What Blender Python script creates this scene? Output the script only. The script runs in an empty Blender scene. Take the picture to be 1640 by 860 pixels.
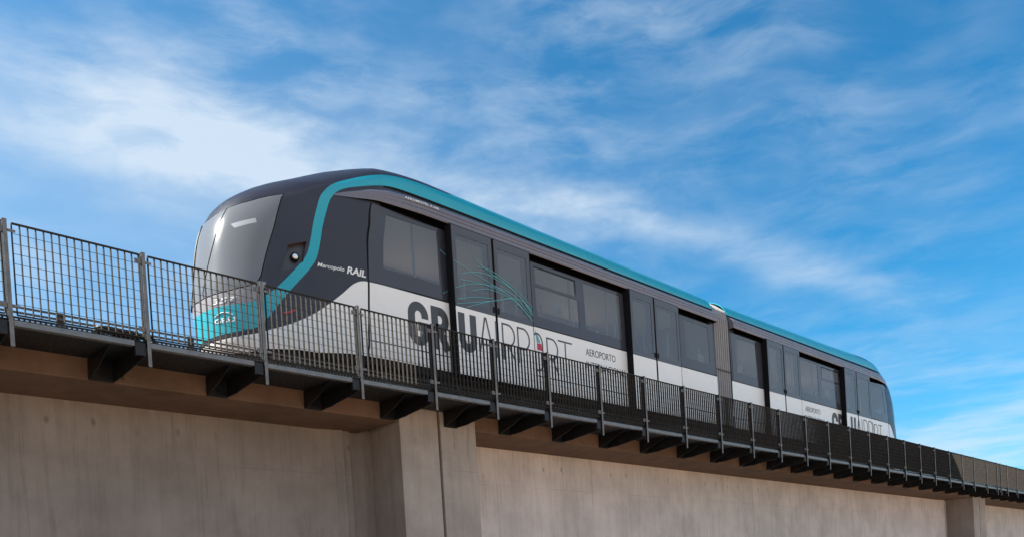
import bpy, bmesh, math, random
from mathutils import Vector, Matrix
from mathutils.geometry import delaunay_2d_cdt
random.seed(7)
R = math.radians
C = bpy.context.scene.collection
sc = bpy.context.scene
H0 = 1.6                                   # eye height above the ground

# ------------------------------------------------------------------ camera
F = 1350.0; YAW = 0.79653; PITCH = -0.01724; ROLL = -0.06169
fw = Vector((math.sin(YAW)*math.cos(PITCH), math.cos(YAW)*math.cos(PITCH), math.sin(PITCH)))
rt = Vector((math.cos(YAW), -math.sin(YAW), 0)); up = rt.cross(fw)
r2 = rt*math.cos(ROLL) + up*math.sin(ROLL); u2 = -rt*math.sin(ROLL) + up*math.cos(ROLL)
cd = bpy.data.cameras.new('camera'); cam = bpy.data.objects.new('camera', cd); C.objects.link(cam)
cam.matrix_world = Matrix(((r2.x, u2.x, -fw.x, 0), (r2.y, u2.y, -fw.y, -10.30354), (r2.z, u2.z, -fw.z, H0), (0, 0, 0, 1)))
cd.sensor_width = 36; cd.lens = F/1640*36; cd.shift_y = (977.12-430)/1640
cd.clip_start = 0.1; cd.clip_end = 6000
sc.camera = cam

# ------------------------------------------------------------------ light
SUN = Vector((-0.58, 0.47, 0.66)).normalized()
sl = bpy.data.lights.new('sun', 'SUN'); sl.energy = 4.6; sl.angle = R(0.53); sl.color = (1.0, 0.93, 0.82)
so = bpy.data.objects.new('sun', sl); C.objects.link(so)
so.rotation_euler = SUN.to_track_quat('Z', 'Y').to_euler(); so.location = (-30, 20, 40)
sc.view_settings.view_transform = 'Standard'; sc.view_settings.look = 'None'
sc.view_settings.exposure = 1.12; sc.view_settings.gamma = 1; sc.view_settings.use_curve_mapping = False

class NT:
    def __init__(s, nt): s.nt = nt
    def n(s, t, **k):
        o = s.nt.nodes.new(t)
        for a, b in k.items(): setattr(o, a, b)
        return o
    def put(s, sock, v):
        if hasattr(v, 'node'): s.nt.links.new(v, sock)
        else: sock.default_value = v
    def m(s, op, a, b=None, c=None, clamp=False):
        o = s.n('ShaderNodeMath', operation=op); o.use_clamp = clamp
        s.put(o.inputs[0], a)
        if b is not None: s.put(o.inputs[1], b)
        if c is not None: s.put(o.inputs[2], c)
        return o.outputs[0]
    def comb(s, x, y, z=0.0):
        o = s.n('ShaderNodeCombineXYZ')
        for i, v in enumerate((x, y, z)): s.put(o.inputs[i], v)
        return o.outputs[0]
    def noise(s, vec, scale, detail=4, rough=.55, dist=0, col=False):
        o = s.n('ShaderNodeTexNoise'); s.put(o.inputs['Vector'], vec)
        o.inputs['Scale'].default_value = scale; o.inputs['Detail'].default_value = detail
        o.inputs['Roughness'].default_value = rough; o.inputs['Distortion'].default_value = dist
        return o.outputs[1 if col else 0]
    def rng(s, v, a, b, c=0.0, d=1.0, smooth=True):
        o = s.n('ShaderNodeMapRange'); o.interpolation_type = 'SMOOTHSTEP' if smooth else 'LINEAR'
        s.put(o.inputs[0], v)
        for i, q in enumerate((a, b, c, d)): o.inputs[i+1].default_value = q
        return o.outputs[0]
    def mix(s, f, a, b, blend='MIX'):
        o = s.n('ShaderNodeMix', data_type='RGBA', blend_type=blend)
        s.put(o.inputs[0], f); s.put(o.inputs[6], a); s.put(o.inputs[7], b)
        return o.outputs[2]

w = bpy.data.worlds.new('World'); sc.world = w; w.use_nodes = True
N = NT(w.node_tree); bg = w.node_tree.nodes['Background']; bg.inputs[1].default_value = 0.081
sky = N.n('ShaderNodeTexSky', sky_type='NISHITA'); sky.sun_disc = False
sky.sun_elevation = math.asin(SUN.z); sky.sun_rotation = math.atan2(SUN.x, SUN.y)
sky.air_density = 1.0; sky.dust_density = 0.6; sky.ozone_density = 2.5
tc = N.n('ShaderNodeTexCoord'); sp = N.n('ShaderNodeSeparateXYZ'); w.node_tree.links.new(tc.outputs['Generated'], sp.inputs[0])
az = N.m('MULTIPLY', N.m('ARCTAN2', sp.outputs[0], sp.outputs[1]), 57.2958)
el = N.m('MULTIPLY', N.m('ARCSINE', sp.outputs[2]), 57.2958)
a20 = N.m('SUBTRACT', az, 20.0)
elc = N.m('SUBTRACT', 28.3, N.m('MULTIPLY', N.m('MULTIPLY', a20, a20), 0.00445))      # centre line of the cirrus band
v = N.m('SUBTRACT', el, elc)
wp = N.noise(N.comb(N.m('MULTIPLY', az, .05), N.m('MULTIPLY', el, .10)), 1.0, 3, .45)
wq = N.noise(N.comb(N.m('MULTIPLY', az, .12), N.m('MULTIPLY', el, .22), 4.0), 1.4, 8, .52)
v2 = N.m('ADD', v, N.m('ADD', N.m('MULTIPLY', N.m('SUBTRACT', wp, .5), 5.0), N.m('MULTIPLY', N.m('SUBTRACT', wq, .5), 3.0)))
dz = N.noise(N.comb(N.m('MULTIPLY', az, .045), N.m('MULTIPLY', el, .075), 2.0), 1.3, 4, .5, 0, True)
ds = N.n('ShaderNodeSeparateColor'); w.node_tree.links.new(dz, ds.inputs[0])
au = N.m('ADD', az, N.m('MULTIPLY', N.m('SUBTRACT', ds.outputs[0], .5), 12.0)); ev = N.m('ADD', el, N.m('MULTIPLY', N.m('SUBTRACT', ds.outputs[1], .5), 5.0))
fine = N.noise(N.comb(N.m('MULTIPLY', au, .075), N.m('ADD', N.m('MULTIPLY', ev, .26), N.m('MULTIPLY', au, .03)), 3.1), 1.2, 10, .56)
fib = N.noise(N.comb(N.m('ADD', N.m('MULTIPLY', au, .10), N.m('MULTIPLY', ev, .10)), N.m('SUBTRACT', N.m('MULTIPLY', ev, .34), N.m('MULTIPLY', au, .02)), 9.7), 1.25, 11, .60)
width = N.rng(az, 22, 48, 3.2, 1.2)
band = N.m('POWER', 2.71828, N.m('MULTIPLY', -1.0, N.m('POWER', N.m('DIVIDE', N.m('ABSOLUTE', v2), width), 2.0)))
along = N.rng(az, 28, 38, .76, .58); along2 = N.rng(az, 60, 76, 1.0, .2)
big = N.m('MULTIPLY', N.m('MULTIPLY', band, N.m('MULTIPLY', along, along2)), N.m('MULTIPLY', N.rng(fine, .28, .70, .50, 1.08), N.rng(fib, .30, .62, .66, 1.05)))
mott = N.noise(N.comb(N.m('MULTIPLY', az, .11), N.m('MULTIPLY', el, .17), 7.0), .8, 3, .5)
veil = N.m('MULTIPLY', N.rng(mott, .33, .68, .15, 1.0), N.m('ADD', N.m('MULTIPLY', N.rng(fib, .36, .72), .34), N.m('MULTIPLY', N.rng(fine, .40, .72), .22)))
veil = N.m('MULTIPLY', veil, N.rng(az, 55, 82, 1.0, .55))
wide = N.m('MULTIPLY', N.rng(az, 18, 66, .30, .0), N.rng(el, 24, 34, 1.0, .35))
cm = N.m('ADD', N.m('ADD', big, veil), wide, clamp=True)
low = N.m('MULTIPLY', N.rng(el, 3, 19, 1.0, 0), N.rng(N.noise(N.comb(N.m('MULTIPLY', az, .05), N.m('MULTIPLY', el, .30), 5.0), 1.9, 8, .58), .34, .64, .15, .95))
cm = N.m('MAXIMUM', cm, low)
# unseen overcast behind the camera, added for neutral fill and pale reflections
rear = N.m('MULTIPLY', N.rng(N.m('MULTIPLY', sp.outputs[1], -1.0), .05, .45), N.rng(N.noise(tc.outputs['Generated'], 2.2, 6, .6), .30, .62, .45, .95))
cm = N.m('MAXIMUM', cm, rear)
bluer = N.mix(1.0, sky.outputs[0], (0.17, 0.80, 1.03, 1), 'MULTIPLY')
out = N.mix(N.m('MULTIPLY', cm, .84), bluer, (4.3, 4.95, 5.6, 1))
w.node_tree.links.new(out, bg.inputs[0])

# ------------------------------------------------------------------ materials
MATS = {}
def mat(name, col, rough=.5, metal=0, coat=0, var=0.0, vscale=3.0, bump=0.0, bscale=20.0, spec=.5, streak=0.0, dust=0.0, form=False):
    m = bpy.data.materials.new(name); m.use_nodes = True; n = NT(m.node_tree); b = m.node_tree.nodes['Principled BSDF']
    b.inputs['Roughness'].default_value = rough; b.inputs['Metallic'].default_value = metal
    b.inputs['Coat Weight'].default_value = coat; b.inputs['Coat Roughness'].default_value = .12
    b.inputs['Specular IOR Level'].default_value = spec
    t = n.n('ShaderNodeTexCoord').outputs['Object']; c = (*col, 1)
    if var:
        f = n.rng(n.noise(t, vscale, 6, .65), .3, .7)
        c = n.mix(f, tuple(x*(1-var) for x in col)+(1,), tuple(min(1, x*(1+var)) for x in col)+(1,))
        rr = n.rng(n.noise(t, vscale*2.3, 5, .6), .3, .7, max(0, rough-.12), min(1, rough+.12)); n.put(b.inputs['Roughness'], rr)
    if streak:
        mp = n.n('ShaderNodeMapping'); mp.inputs['Scale'].default_value = (3.5, 3.5, .22); m.node_tree.links.new(t, mp.inputs[0])
        s = n.rng(n.noise(mp.outputs[0], 2.0, 7, .7), .45, .75, 0, streak)
        c = n.mix(s, c, tuple(x*.45 for x in col)+(1,))
    if dust:
        d = n.rng(n.noise(t, 1.3, 8, .7), .4, .75, 0, dust)
        c = n.mix(d, c, (.30, .26, .22, 1))
    if form:
        sp_ = n.n('ShaderNodeSeparateXYZ'); m.node_tree.links.new(t, sp_.inputs[0])
        fx = n.m('ABSOLUTE', n.m('SUBTRACT', n.m('FRACT', n.m('DIVIDE', sp_.outputs[0], 2.44)), .5)); fz = n.m('ABSOLUTE', n.m('SUBTRACT', n.m('FRACT', n.m('DIVIDE', n.m('ADD', sp_.outputs[2], .35), 1.22)), .5))
        brk = n.rng(n.noise(t, 1.1, 4, .6), .40, .60)
        c = n.mix(n.m('MULTIPLY', n.m('MAXIMUM', n.m('LESS_THAN', fx, .0028), n.m('LESS_THAN', fz, .0045)), n.m('MULTIPLY', brk, .38)), c, tuple(x*.4 for x in col)+(1,))
        # tie-hole spots with rust runs below
        hx = n.m('SUBTRACT', n.m('FRACT', n.m('DIVIDE', sp_.outputs[0], .61)), .5); hz = n.m('SUBTRACT', sp_.outputs[2], 4.38)
        jit = n.m('MULTIPLY', n.m('SUBTRACT', n.noise(t, .9, 2, .5), .5), .30)
        hz = n.m('ADD', hz, jit)
        r2_ = n.m('ADD', n.m('POWER', n.m('MULTIPLY', n.m('ABSOLUTE', hx), .61), 2.0), n.m('POWER', n.m('ABSOLUTE', n.m('MULTIPLY', hz, .6)), 2.0))
        spot = n.m('MULTIPLY', n.rng(r2_, .0001, .0022, 1, 0), n.rng(n.noise(t, .8, 3, .6), .42, .6, .1, .62))
        c = n.mix(spot, c, tuple(x*.42 for x in col)+(1,))
        mp2 = n.n('ShaderNodeMapping'); mp2.inputs['Scale'].default_value = (9, 9, .5); m.node_tree.links.new(t, mp2.inputs[0])
        run = n.m('MULTIPLY', n.rng(n.noise(mp2.outputs[0], 1.6, 8, .72), .52, .80), n.rng(sp_.outputs[2], 2.6, 4.6, .25, .9))
        c = n.mix(run, c, (col[0]*.50, col[1]*.42, col[2]*.36, 1))
        blo = n.rng(n.noise(t, .55, 7, .68), .52, .74, 0, .40); c = n.mix(blo, c, (min(1, col[0]*1.25), min(1, col[1]*1.27), min(1, col[2]*1.3), 1))
    n.put(b.inputs['Base Color'], c)
    if bump:
        bp = n.n('ShaderNodeBump'); bp.inputs['Strength'].default_value = bump; bp.inputs['Distance'].default_value = .02
        n.put(bp.inputs['Height'], n.noise(t, bscale, 5, .6)); m.node_tree.links.new(bp.outputs[0], b.inputs['Normal'])
    MATS[name] = m; return m

def glass(name, tint, haze, hz, gr=.025):
    m = bpy.data.materials.new(name); m.use_nodes = True; n = NT(m.node_tree); nt = m.node_tree
    nt.nodes.remove(nt.nodes['Principled BSDF']); o = nt.nodes['Material Output']
    tr = n.n('ShaderNodeBsdfTransparent'); tr.inputs[0].default_value = (*tint, 1)
    gl = n.n('ShaderNodeBsdfGlossy'); gl.inputs['Roughness'].default_value = gr
    df = n.n('ShaderNodeBsdfDiffuse'); df.inputs[0].default_value = (*hz, 1)
    fr = n.n('ShaderNodeFresnel'); fr.inputs[0].default_value = 1.52
    t = n.n('ShaderNodeTexCoord').outputs['Object']
    bp = n.n('ShaderNodeBump'); bp.inputs['Strength'].default_value = .08; bp.inputs['Distance'].default_value = .02
    n.put(bp.inputs['Height'], n.noise(t, 1.1, 2, .5)); nt.links.new(bp.outputs[0], gl.inputs['Normal'])
    m1 = n.n('ShaderNodeMixShader'); m1.inputs[0].default_value = haze; nt.links.new(tr.outputs[0], m1.inputs[1]); nt.links.new(df.outputs[0], m1.inputs[2])
    m2 = n.n('ShaderNodeMixShader'); nt.links.new(fr.outputs[0], m2.inputs[0]); nt.links.new(m1.outputs[0], m2.inputs[1]); nt.links.new(gl.outputs[0], m2.inputs[2])
    nt.links.new(m2.outputs[0], o.inputs[0]); MATS[name] = m; return m

mat('white_paint', (.83, .81, .79), .32, coat=.35, var=.012, vscale=.5)
mat('dark_paint', (.062, .059, .084), .34, coat=.45, spec=.7)
mat('fascia_paint', (.150, .140, .172), .32, coat=.3, var=.06, vscale=.8)
mat('teal_paint', (.004, .345, .425), .28, coat=.5, var=.04, vscale=.7)
mat('shade_black', (.004, .004, .005), 1.0, spec=0.0)  # near-black that holds the shade under the fascia
mat('frit', (.050, .050, .063), .10, var=.03, spec=.5)
mat('rubber', (.010, .010, .011), .85, spec=.12)
mat('frame_dark', (.058, .057, .068), .35, coat=.2)
mat('letter_grey', (.055, .057, .065), .4)
mat('letter_white', (.8, .8, .8), .4)
mat('decal_teal', (.10, .36, .40), .4)
mat('decal_red', (.50, .02, .05), .4)
mat('red_reflector', (.55, .015, .03), .25)
mat('interior_light', (.62, .62, .62), .6)
mat('interior_dark', (.10, .10, .11), .7)
mat('seat_blue', (.30, .32, .36), .6)
mat('patch_grey', (.42, .43, .45), .25, coat=.5)
mat('nose_grey', (.27, .25, .265), .35, coat=.3)
mat('wiper_black', (.02, .02, .02), .5)
mat('stainless', (.75, .75, .75), .22, metal=1)
mat('underframe', (.03, .028, .027), .75, var=.3, vscale=4)
mat('bellows', (.32, .31, .315), .75, var=.10, vscale=6)
mat('bellows_fold', (.075, .07, .07), .8)
mat('recess_reflection', (.11, .055, .045), .5)  # brown of a reflection put into the headlight recess sides
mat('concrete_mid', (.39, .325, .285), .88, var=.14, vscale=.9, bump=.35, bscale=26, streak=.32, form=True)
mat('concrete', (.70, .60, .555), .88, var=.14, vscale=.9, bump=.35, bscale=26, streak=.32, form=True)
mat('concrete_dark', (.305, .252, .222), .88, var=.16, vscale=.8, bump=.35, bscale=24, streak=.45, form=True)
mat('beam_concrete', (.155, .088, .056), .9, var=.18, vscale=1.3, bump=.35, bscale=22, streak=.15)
mat('galvanised', (.17, .155, .148), .5, metal=.5, var=.18, vscale=9)
mat('black_steel', (.016, .016, .018), .45, metal=.4, var=.25, vscale=6)
mat('wire_steel', (.040, .034, .030), .8, spec=.2, var=.2, vscale=8)
mat('grating', (.022, .022, .024), .6, metal=.4, var=.2, vscale=10)
mat('channel_steel', (.17, .17, .175), .45, metal=.5, var=.2, vscale=5)
mat('rail_steel', (.11, .10, .095), .4, metal=.6, var=.15, vscale=4)
mat('black_cable', (.02, .02, .022), .5)
mat('joint_sealant', (.03, .016, .013), .9)
glass('tinted_glass', (.55, .57, .60), .34, (.23, .275, .335))
glass('front_glass', (.34, .35, .37), .45, (.36, .37, .40), .16)
g = bpy.data.materials.new('lamp_lens'); g.use_nodes = True; MATS['lamp_lens'] = g
b = g.node_tree.nodes['Principled BSDF']; b.inputs['Base Color'].default_value = (.8, .8, .8, 1); b.inputs['Metallic'].default_value = .6; b.inputs['Roughness'].default_value = .15

g = bpy.data.materials.new('soil'); g.use_nodes = True; n = NT(g.node_tree); b = g.node_tree.nodes['Principled BSDF']
t = n.n('ShaderNodeTexCoord').outputs['Object']
c = n.mix(n.rng(n.noise(t, .25, 8, .65), .35, .65), (.50, .31, .20, 1), (.56, .42, .31, 1))
c = n.mix(n.rng(n.noise(t, .06, 5, .6), .55, .62), c, (.10, .13, .05, 1)); n.put(b.inputs['Base Color'], c); b.inputs['Roughness'].default_value = .95
bp = n.n('ShaderNodeBump'); bp.inputs['Strength'].default_value = .6; n.put(bp.inputs['Height'], n.noise(t, 6, 8, .7)); g.node_tree.links.new(bp.outputs[0], b.inputs['Normal']); MATS['soil'] = g

# ------------------------------------------------------------------ mesh helpers
class MB:
    def __init__(s): s.v = []; s.f = []; s.mi = []
    def quadbox(s, P, mi=0):
        k = len(s.v); s.v += [tuple(p) for p in P]
        for q in ((0, 3, 2, 1), (4, 5, 6, 7), (0, 1, 5, 4), (1, 2, 6, 5), (2, 3, 7, 6), (3, 0, 4, 7)):
            s.f.append(tuple(k+i for i in q)); s.mi.append(mi)
    def box(s, x0, x1, y0, y1, z0, z1, mi=0):
        s.quadbox([(x0, y0, z0), (x1, y0, z0), (x1, y1, z0), (x0, y1, z0), (x0, y0, z1), (x1, y0, z1), (x1, y1, z1), (x0, y1, z1)], mi)
    def prism_x(s, poly, x0, x1, mi=0):            # poly in (y,z)
        k = len(s.v); n = len(poly)
        s.v += [(x0, y, z) for y, z in poly] + [(x1, y, z) for y, z in poly]
        for i in range(n): s.f.append((k+i, k+(i+1) % n, k+n+(i+1) % n, k+n+i)); s.mi.append(mi)
        s.f.append(tuple(k+i for i in reversed(range(n)))); s.f.append(tuple(k+n+i for i in range(n))); s.mi += [mi, mi]
    def prism_z(s, poly, z0, z1, mi=0):
        k = len(s.v); n = len(poly)
        s.v += [(x, y, z0) for x, y in poly] + [(x, y, z1) for x, y in poly]
        for i in range(n): s.f.append((k+i, k+(i+1) % n, k+n+(i+1) % n, k+n+i)); s.mi.append(mi)
        s.f.append(tuple(k+i for i in reversed(range(n)))); s.f.append(tuple(k+n+i for i in range(n))); s.mi += [mi, mi]
    def prism_y(s, poly, y0, y1, mi=0):            # poly in (x,z)
        k = len(s.v); n = len(poly)
        s.v += [(x, y0, z) for x, z in poly] + [(x, y1, z) for x, z in poly]
        for i in range(n): s.f.append((k+i, k+(i+1) % n, k+n+(i+1) % n, k+n+i)); s.mi.append(mi)
        s.f.append(tuple(k+i for i in reversed(range(n)))); s.f.append(tuple(k+n+i for i in range(n))); s.mi += [mi, mi]
    def tube(s, pts, r, seg=8, mi=0):
        pts = [Vector(p) for p in pts]; k0 = len(s.v)
        for i, p in enumerate(pts):
            d = (pts[min(i+1, len(pts)-1)]-pts[max(i-1, 0)]).normalized()
            a = d.cross(Vector((0, 0, 1)));  a = (a if a.length > .05 else d.cross(Vector((0, 1, 0)))).normalized(); b2 = d.cross(a)
            for j in range(seg):
                t = 2*math.pi*j/seg; s.v.append(tuple(p+a*math.cos(t)*r+b2*math.sin(t)*r))
        for i in range(len(pts)-1):
            for j in range(seg):
                s.f.append((k0+i*seg+j, k0+i*seg+(j+1) % seg, k0+(i+1)*seg+(j+1) % seg, k0+(i+1)*seg+j)); s.mi.append(mi)
        s.f.append(tuple(k0+j for j in reversed(range(seg)))); s.f.append(tuple(k0+(len(pts)-1)*seg+j for j in range(seg))); s.mi += [mi, mi]
    def build(s, name, mats, parent=None, smooth=False, bevel=0, loc=None, fix=True):
        me = bpy.data.meshes.new(name); me.from_pydata(s.v, [], s.f)
        for m in ([mats] if isinstance(mats, str) else mats): me.materials.append(MATS[m])
        me.polygons.foreach_set('material_index', s.mi)
        if fix:
            bm = bmesh.new(); bm.from_mesh(me); bmesh.ops.recalc_face_normals(bm, faces=bm.faces); bm.to_mesh(me); bm.free()
        if smooth: me.polygons.foreach_set('use_smooth', [True]*len(me.polygons))
        o = bpy.data.objects.new(name, me); C.objects.link(o)
        if parent is not None: o.parent = parent
        if loc: o.location = loc
        if bevel:
            md = o.modifiers.new('bevel', 'BEVEL'); md.width = bevel; md.segments = 2; md.limit_method = 'ANGLE'; md.angle_limit = R(40)
            md.harden_normals = False
        return o
def thing(name, label, cat, group=None, loc=(0, 0, 0)):
    o = bpy.data.objects.new(name, None); C.objects.link(o); o.location = loc; o.empty_display_size = .3
    o['label'] = label; o['category'] = cat
    if group: o['group'] = group
    return o
Z = lambda z: z + H0      # heights below are measured from the eye

# ------------------------------------------------------------------ ground
g = MB(); L = 2500
g.v = [(-L, -L, 0), (L, -L, 0), (L, L, 0), (-L, L, 0)]; g.f = [(0, 1, 2, 3)]; g.mi = [0]
o = g.build('ground', 'soil', fix=False); o['kind'] = 'structure'

# ------------------------------------------------------------------ concrete guideway
YB = 1.0; YW = 2.12; YF = 3.75
def guideway(x0, x1, label, cw):
    """one span: joint faces at x0 and x1, end pilasters, recessed wall, beam slab on top"""
    t = thing('guideway_span', label, 'guideway', 'concrete guideway spans', (x0, 0, 0))
    zs = Z(3.085); zt = Z(3.45); P = .86
    m = MB()
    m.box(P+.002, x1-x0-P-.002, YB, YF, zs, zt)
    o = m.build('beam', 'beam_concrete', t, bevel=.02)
    x = .9; hp = None
    while x < min(x1-x0-1, 33):
        for dx in (0, .13):
            if x0+x < 0 or x0+x > 32: continue
            if hp is None:
                hm = MB(); hm.prism_y([(.013*math.cos(k*PI4), .013*math.sin(k*PI4)) for k in range(8)], YB-.003, YB+.02)
                hp = hm.build('bolt_hole', 'joint_sealant', t); h_ = hp
            else: h_ = hp.copy(); C.objects.link(h_); h_.parent = t
            h_.location = (x+dx, 0, zs+.08)
        x += 1.5
    # wall with its shallow end strips
    m = MB()
    le = x1-x0
    poly = [(P+.35, YW-.03), (1.15, YW-.05), (1.15, 2.6), (le-1.15, 2.6), (le-1.15, YW), (le-1.16, YW-.05), (le-1.50, YW+.03)]
    poly = [(P+.25, YW), (P+.25, 2.6), (le-P-.25, 2.6), (le-P-.25, YW-.02), (le-P-.42, YW-.02), (le-P-.42, YW-.07), (le-P-.90, YW+.05)]
    m.prism_z(poly, -.3, zs+.05)
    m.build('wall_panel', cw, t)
    for a, b_, sx in ((0.0, P, -1), (le-P, le, 1)):
        m = MB()
        if sx < 0: poly = [(a, YB-.02), (b_, YB-.02), (b_+.25, YW+.06), (a, YW+.06)]
        else: poly = [(a, YB-.02), (b_, YB-.02), (b_, YW+.06), (a-.02+.31*0-.25, YW+.06)]
        if sx > 0: poly = [(a, YB-.02), (b_, YB-.02), (b_, YW+.06), (a+.28, YW+.06)]
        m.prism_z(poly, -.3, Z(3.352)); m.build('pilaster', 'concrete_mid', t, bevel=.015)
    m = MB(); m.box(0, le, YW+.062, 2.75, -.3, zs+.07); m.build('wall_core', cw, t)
    for a, b_ in ((0, P), (le-P, le)):
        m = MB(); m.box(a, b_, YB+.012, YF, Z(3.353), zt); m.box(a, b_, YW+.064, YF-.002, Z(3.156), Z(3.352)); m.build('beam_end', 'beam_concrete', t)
    return t
PI4 = math.pi/4
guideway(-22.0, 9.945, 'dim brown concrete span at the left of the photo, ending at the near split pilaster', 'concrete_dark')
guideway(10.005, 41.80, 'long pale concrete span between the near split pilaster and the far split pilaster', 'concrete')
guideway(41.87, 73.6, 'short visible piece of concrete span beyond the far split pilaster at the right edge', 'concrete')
for xa, xb, lb in ((9.945, 10.005, 'dark vertical joint strip splitting the near pilaster in two'), (41.80, 41.87, 'thin dark joint strip splitting the far pilaster near the right edge')):
    m = MB(); m.box(xa+.001, xb-.001, YB+.08, 2.7, -.3, Z(3.44)); o = m.build('expansion_joint', 'joint_sealant')
    o['label'] = lb; o['category'] = 'joint'; o['group'] = 'joints in the guideway'

# ------------------------------------------------------------------ walkway and its fence
posts1 = [2.95-1.52*k for k in range(7, 0, -1)] + [2.95, 4.45, 6.03, 7.61, 9.06, 10.45, 11.85, 13.39, 14.91, 16.42, 17.95, 19.47, 20.95, 22.47, 23.93, 25.43, 26.91, 28.42, 29.94, 31.45, 32.95, 34.58, 36.15, 37.6, 39.35, 40.85, 41.42, 42.45, 44.05]+[44.05+1.5*k for k in range(1, 14)]
def walkway(xs, label):
    t = thing('walkway', label, 'walkway')
    m = MB(); m.box(xs[0]-.05, xs[-1]+.05, .05, .985, Z(3.362), Z(3.39)); m.build('deck_grating', 'grating', t)
    m = MB()
    x = xs[0]
    m.box(xs[0]-.05, xs[-1]+.05, .02, .035, Z(3.375), Z(3.388)); m.box(xs[0]-.05, xs[-1]+.05, .02, .035, Z(3.412), Z(3.42))
    x = xs[0]
    while x < min(xs[-1], 24): m.box(x, x+.022, .021, .034, Z(3.386), Z(3.414)); x += .055
    if xs[-1] > 24 and xs[0] < 24: m.box(24, xs[-1], .022, .033, Z(3.386), Z(3.414))
    m.build('toe_strip', 'grating', t)
    proto = None
    for a, b_ in zip(xs[:-1], xs[1:]):
        le = b_-a
        c = MB(); c.prism_x([(-.03, 3.30), (.05, 3.30), (.05, 3.308), (-.022, 3.308), (-.022, 3.352), (.05, 3.352), (.05, 3.36), (-.03, 3.36)], .03, le-.17)
        o = c.build('edge_channel', 'channel_steel', t, loc=(a, 0, H0))
    for x in xs:
        if proto is None:
            c = MB()
            # bolted plate on the beam, web tapering out to the post, top flange, lug at the post
            c.box(-.36, -.05, YB-.022, YB-.002, 3.085, 3.352)
            c.prism_x([(YB-.023, 3.10), (YB-.023, 3.352), (.03, 3.352), (.03, 3.19), (.10, 3.17), (.62, 3.12), (.72, 3.105)], -.055, -.04)
            c.prism_x([(YB-.023, 3.10), (YB-.023, 3.352), (.30, 3.352), (.62, 3.20)], -.355, -.34)
            c.box(-.36, -.04, .05, YB-.024, 3.353, 3.3605)
            c.box(-.16, -.035, -.02, .03, 3.20, 3.352)
            for dx in (-.31, -.10):
                for dz in (3.12, 3.30): c.prism_y([(dx+.014*math.cos(k*PI4), dz+.014*math.sin(k*PI4)) for k in range(8)], YB-.04, YB-.0225)
            proto = c.build('bracket', 'black_steel', t)
        else:
            o = proto.copy(); C.objects.link(o); o.parent = t; proto2 = o
            o.location = (x, 0, H0)
    proto.location = (xs[0], 0, H0)
    return t
walkway(posts1, 'dark steel grating walkway on black brackets along the side of the concrete guideway')

def fence(xs, label):
    t = thing('fence', label, 'fence')
    pp = None
    for x in xs:
        if pp is None:
            m = MB(); m.box(-.022, .022, -.045, -.037, 3.065, 4.445); m.box(-.016, .016, -.0368, .050, 3.30, 4.442, 1); m.box(-.008, .008, -.0368, .0, 3.066, 3.2998, 1)
            m.box(-.022, .022, .0502, .056, 3.30, 4.44, 1); m.box(-.024, .024, -.047, .058, 4.446, 4.452)
            pp = m.build('post', ['galvanised', 'black_steel'], t); pp.location = (x, -.0, H0)  # second material blackens web and back flange for the post's shaded side
        else:
            o = pp.copy(); C.objects.link(o); o.parent = t; o.location = (x, 0, H0)
    cache = {}
    for a, b_ in zip(xs[:-1], xs[1:]):
        le = b_-a
        m = MB(); x0 = .075; x1 = le-.045; z0 = 3.435; z1 = 4.425
        nb = max(3, round((x1-x0)/.082))
        m.box(x0, x1, -.016, .016, z1, z1+.014); m.box(x0, x1, -.014, .014, z0-.01, z0)
        for k in range(nb+1):
            x = x0+(x1-x0)*k/nb; w_ = .0042
            m.box(x-w_, x+w_, -.0165, .0165, z0, z1)
        for k in range(1, 9):
            z = z0+(z1-z0)*k/9+random.uniform(-.001, .001); m.box(x0, x1, -.0195, -.0155, z-.0022, z+.0022)
        o = m.build('mesh_panel', 'wire_steel', t, loc=(a, 0, H0), fix=False)
        o.rotation_euler = (0, random.uniform(-.0015, .0015), 0)
        for zc in (4.34, 3.52):
            for side in (0, 1):
                if 'c%d' % side not in cache:
                    c = MB()
                    if side: c.box(-.055, .035, -.028, -.0176, -.03, .03); c.box(-.03, -.012, -.040, -.0281, -.012, .012); c.box(.018, .03, -.0285, .01, -.028, .028)
                    else: c.box(-.055, .03, -.028, -.0176, -.014, .014); c.box(-.045, -.03, -.036, -.0281, -.01, .01)
                    cl = c.build('clamp', 'galvanised', o); cache['c%d' % side] = cl
                else:
                    cl = cache['c%d' % side].copy(); C.objects.link(cl); cl.parent = o
                cl.location = (x1-.002 if side else x0, 0, zc)
    return t
fence(posts1, 'dark steel mesh fence with flat posts along the walkway in front of the train')

# low rails on stub posts between walkway and track
t = thing('conductor_rail', 'three thin parallel steel rails on short stub posts behind the fence', 'rail')
for z in (3.80, 3.866, 3.93):
    m = MB(); m.box(-12, 74, 1.19, 1.215, Z(z-.011), Z(z+.011)); m.build('rail_bar', 'rail_steel', t)
x = 3.88-1.72*8; pp = None
while x < 73:
    if pp is None:
        m = MB(); m.box(-.045, .045, 1.22, 1.25, 3.36, 3.96); m.box(-.06, .06, 1.165, 1.216, 3.74, 3.78); m.box(-.055, .055, 1.20, 1.30, 3.361, 3.39)
        pp = m.build('stub_post', 'rail_steel', t); pp.location = (x, 0, H0)
    else:
        o = pp.copy(); C.objects.link(o); o.parent = t; o.location = (x, 0, H0)
    x += 1.72
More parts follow.
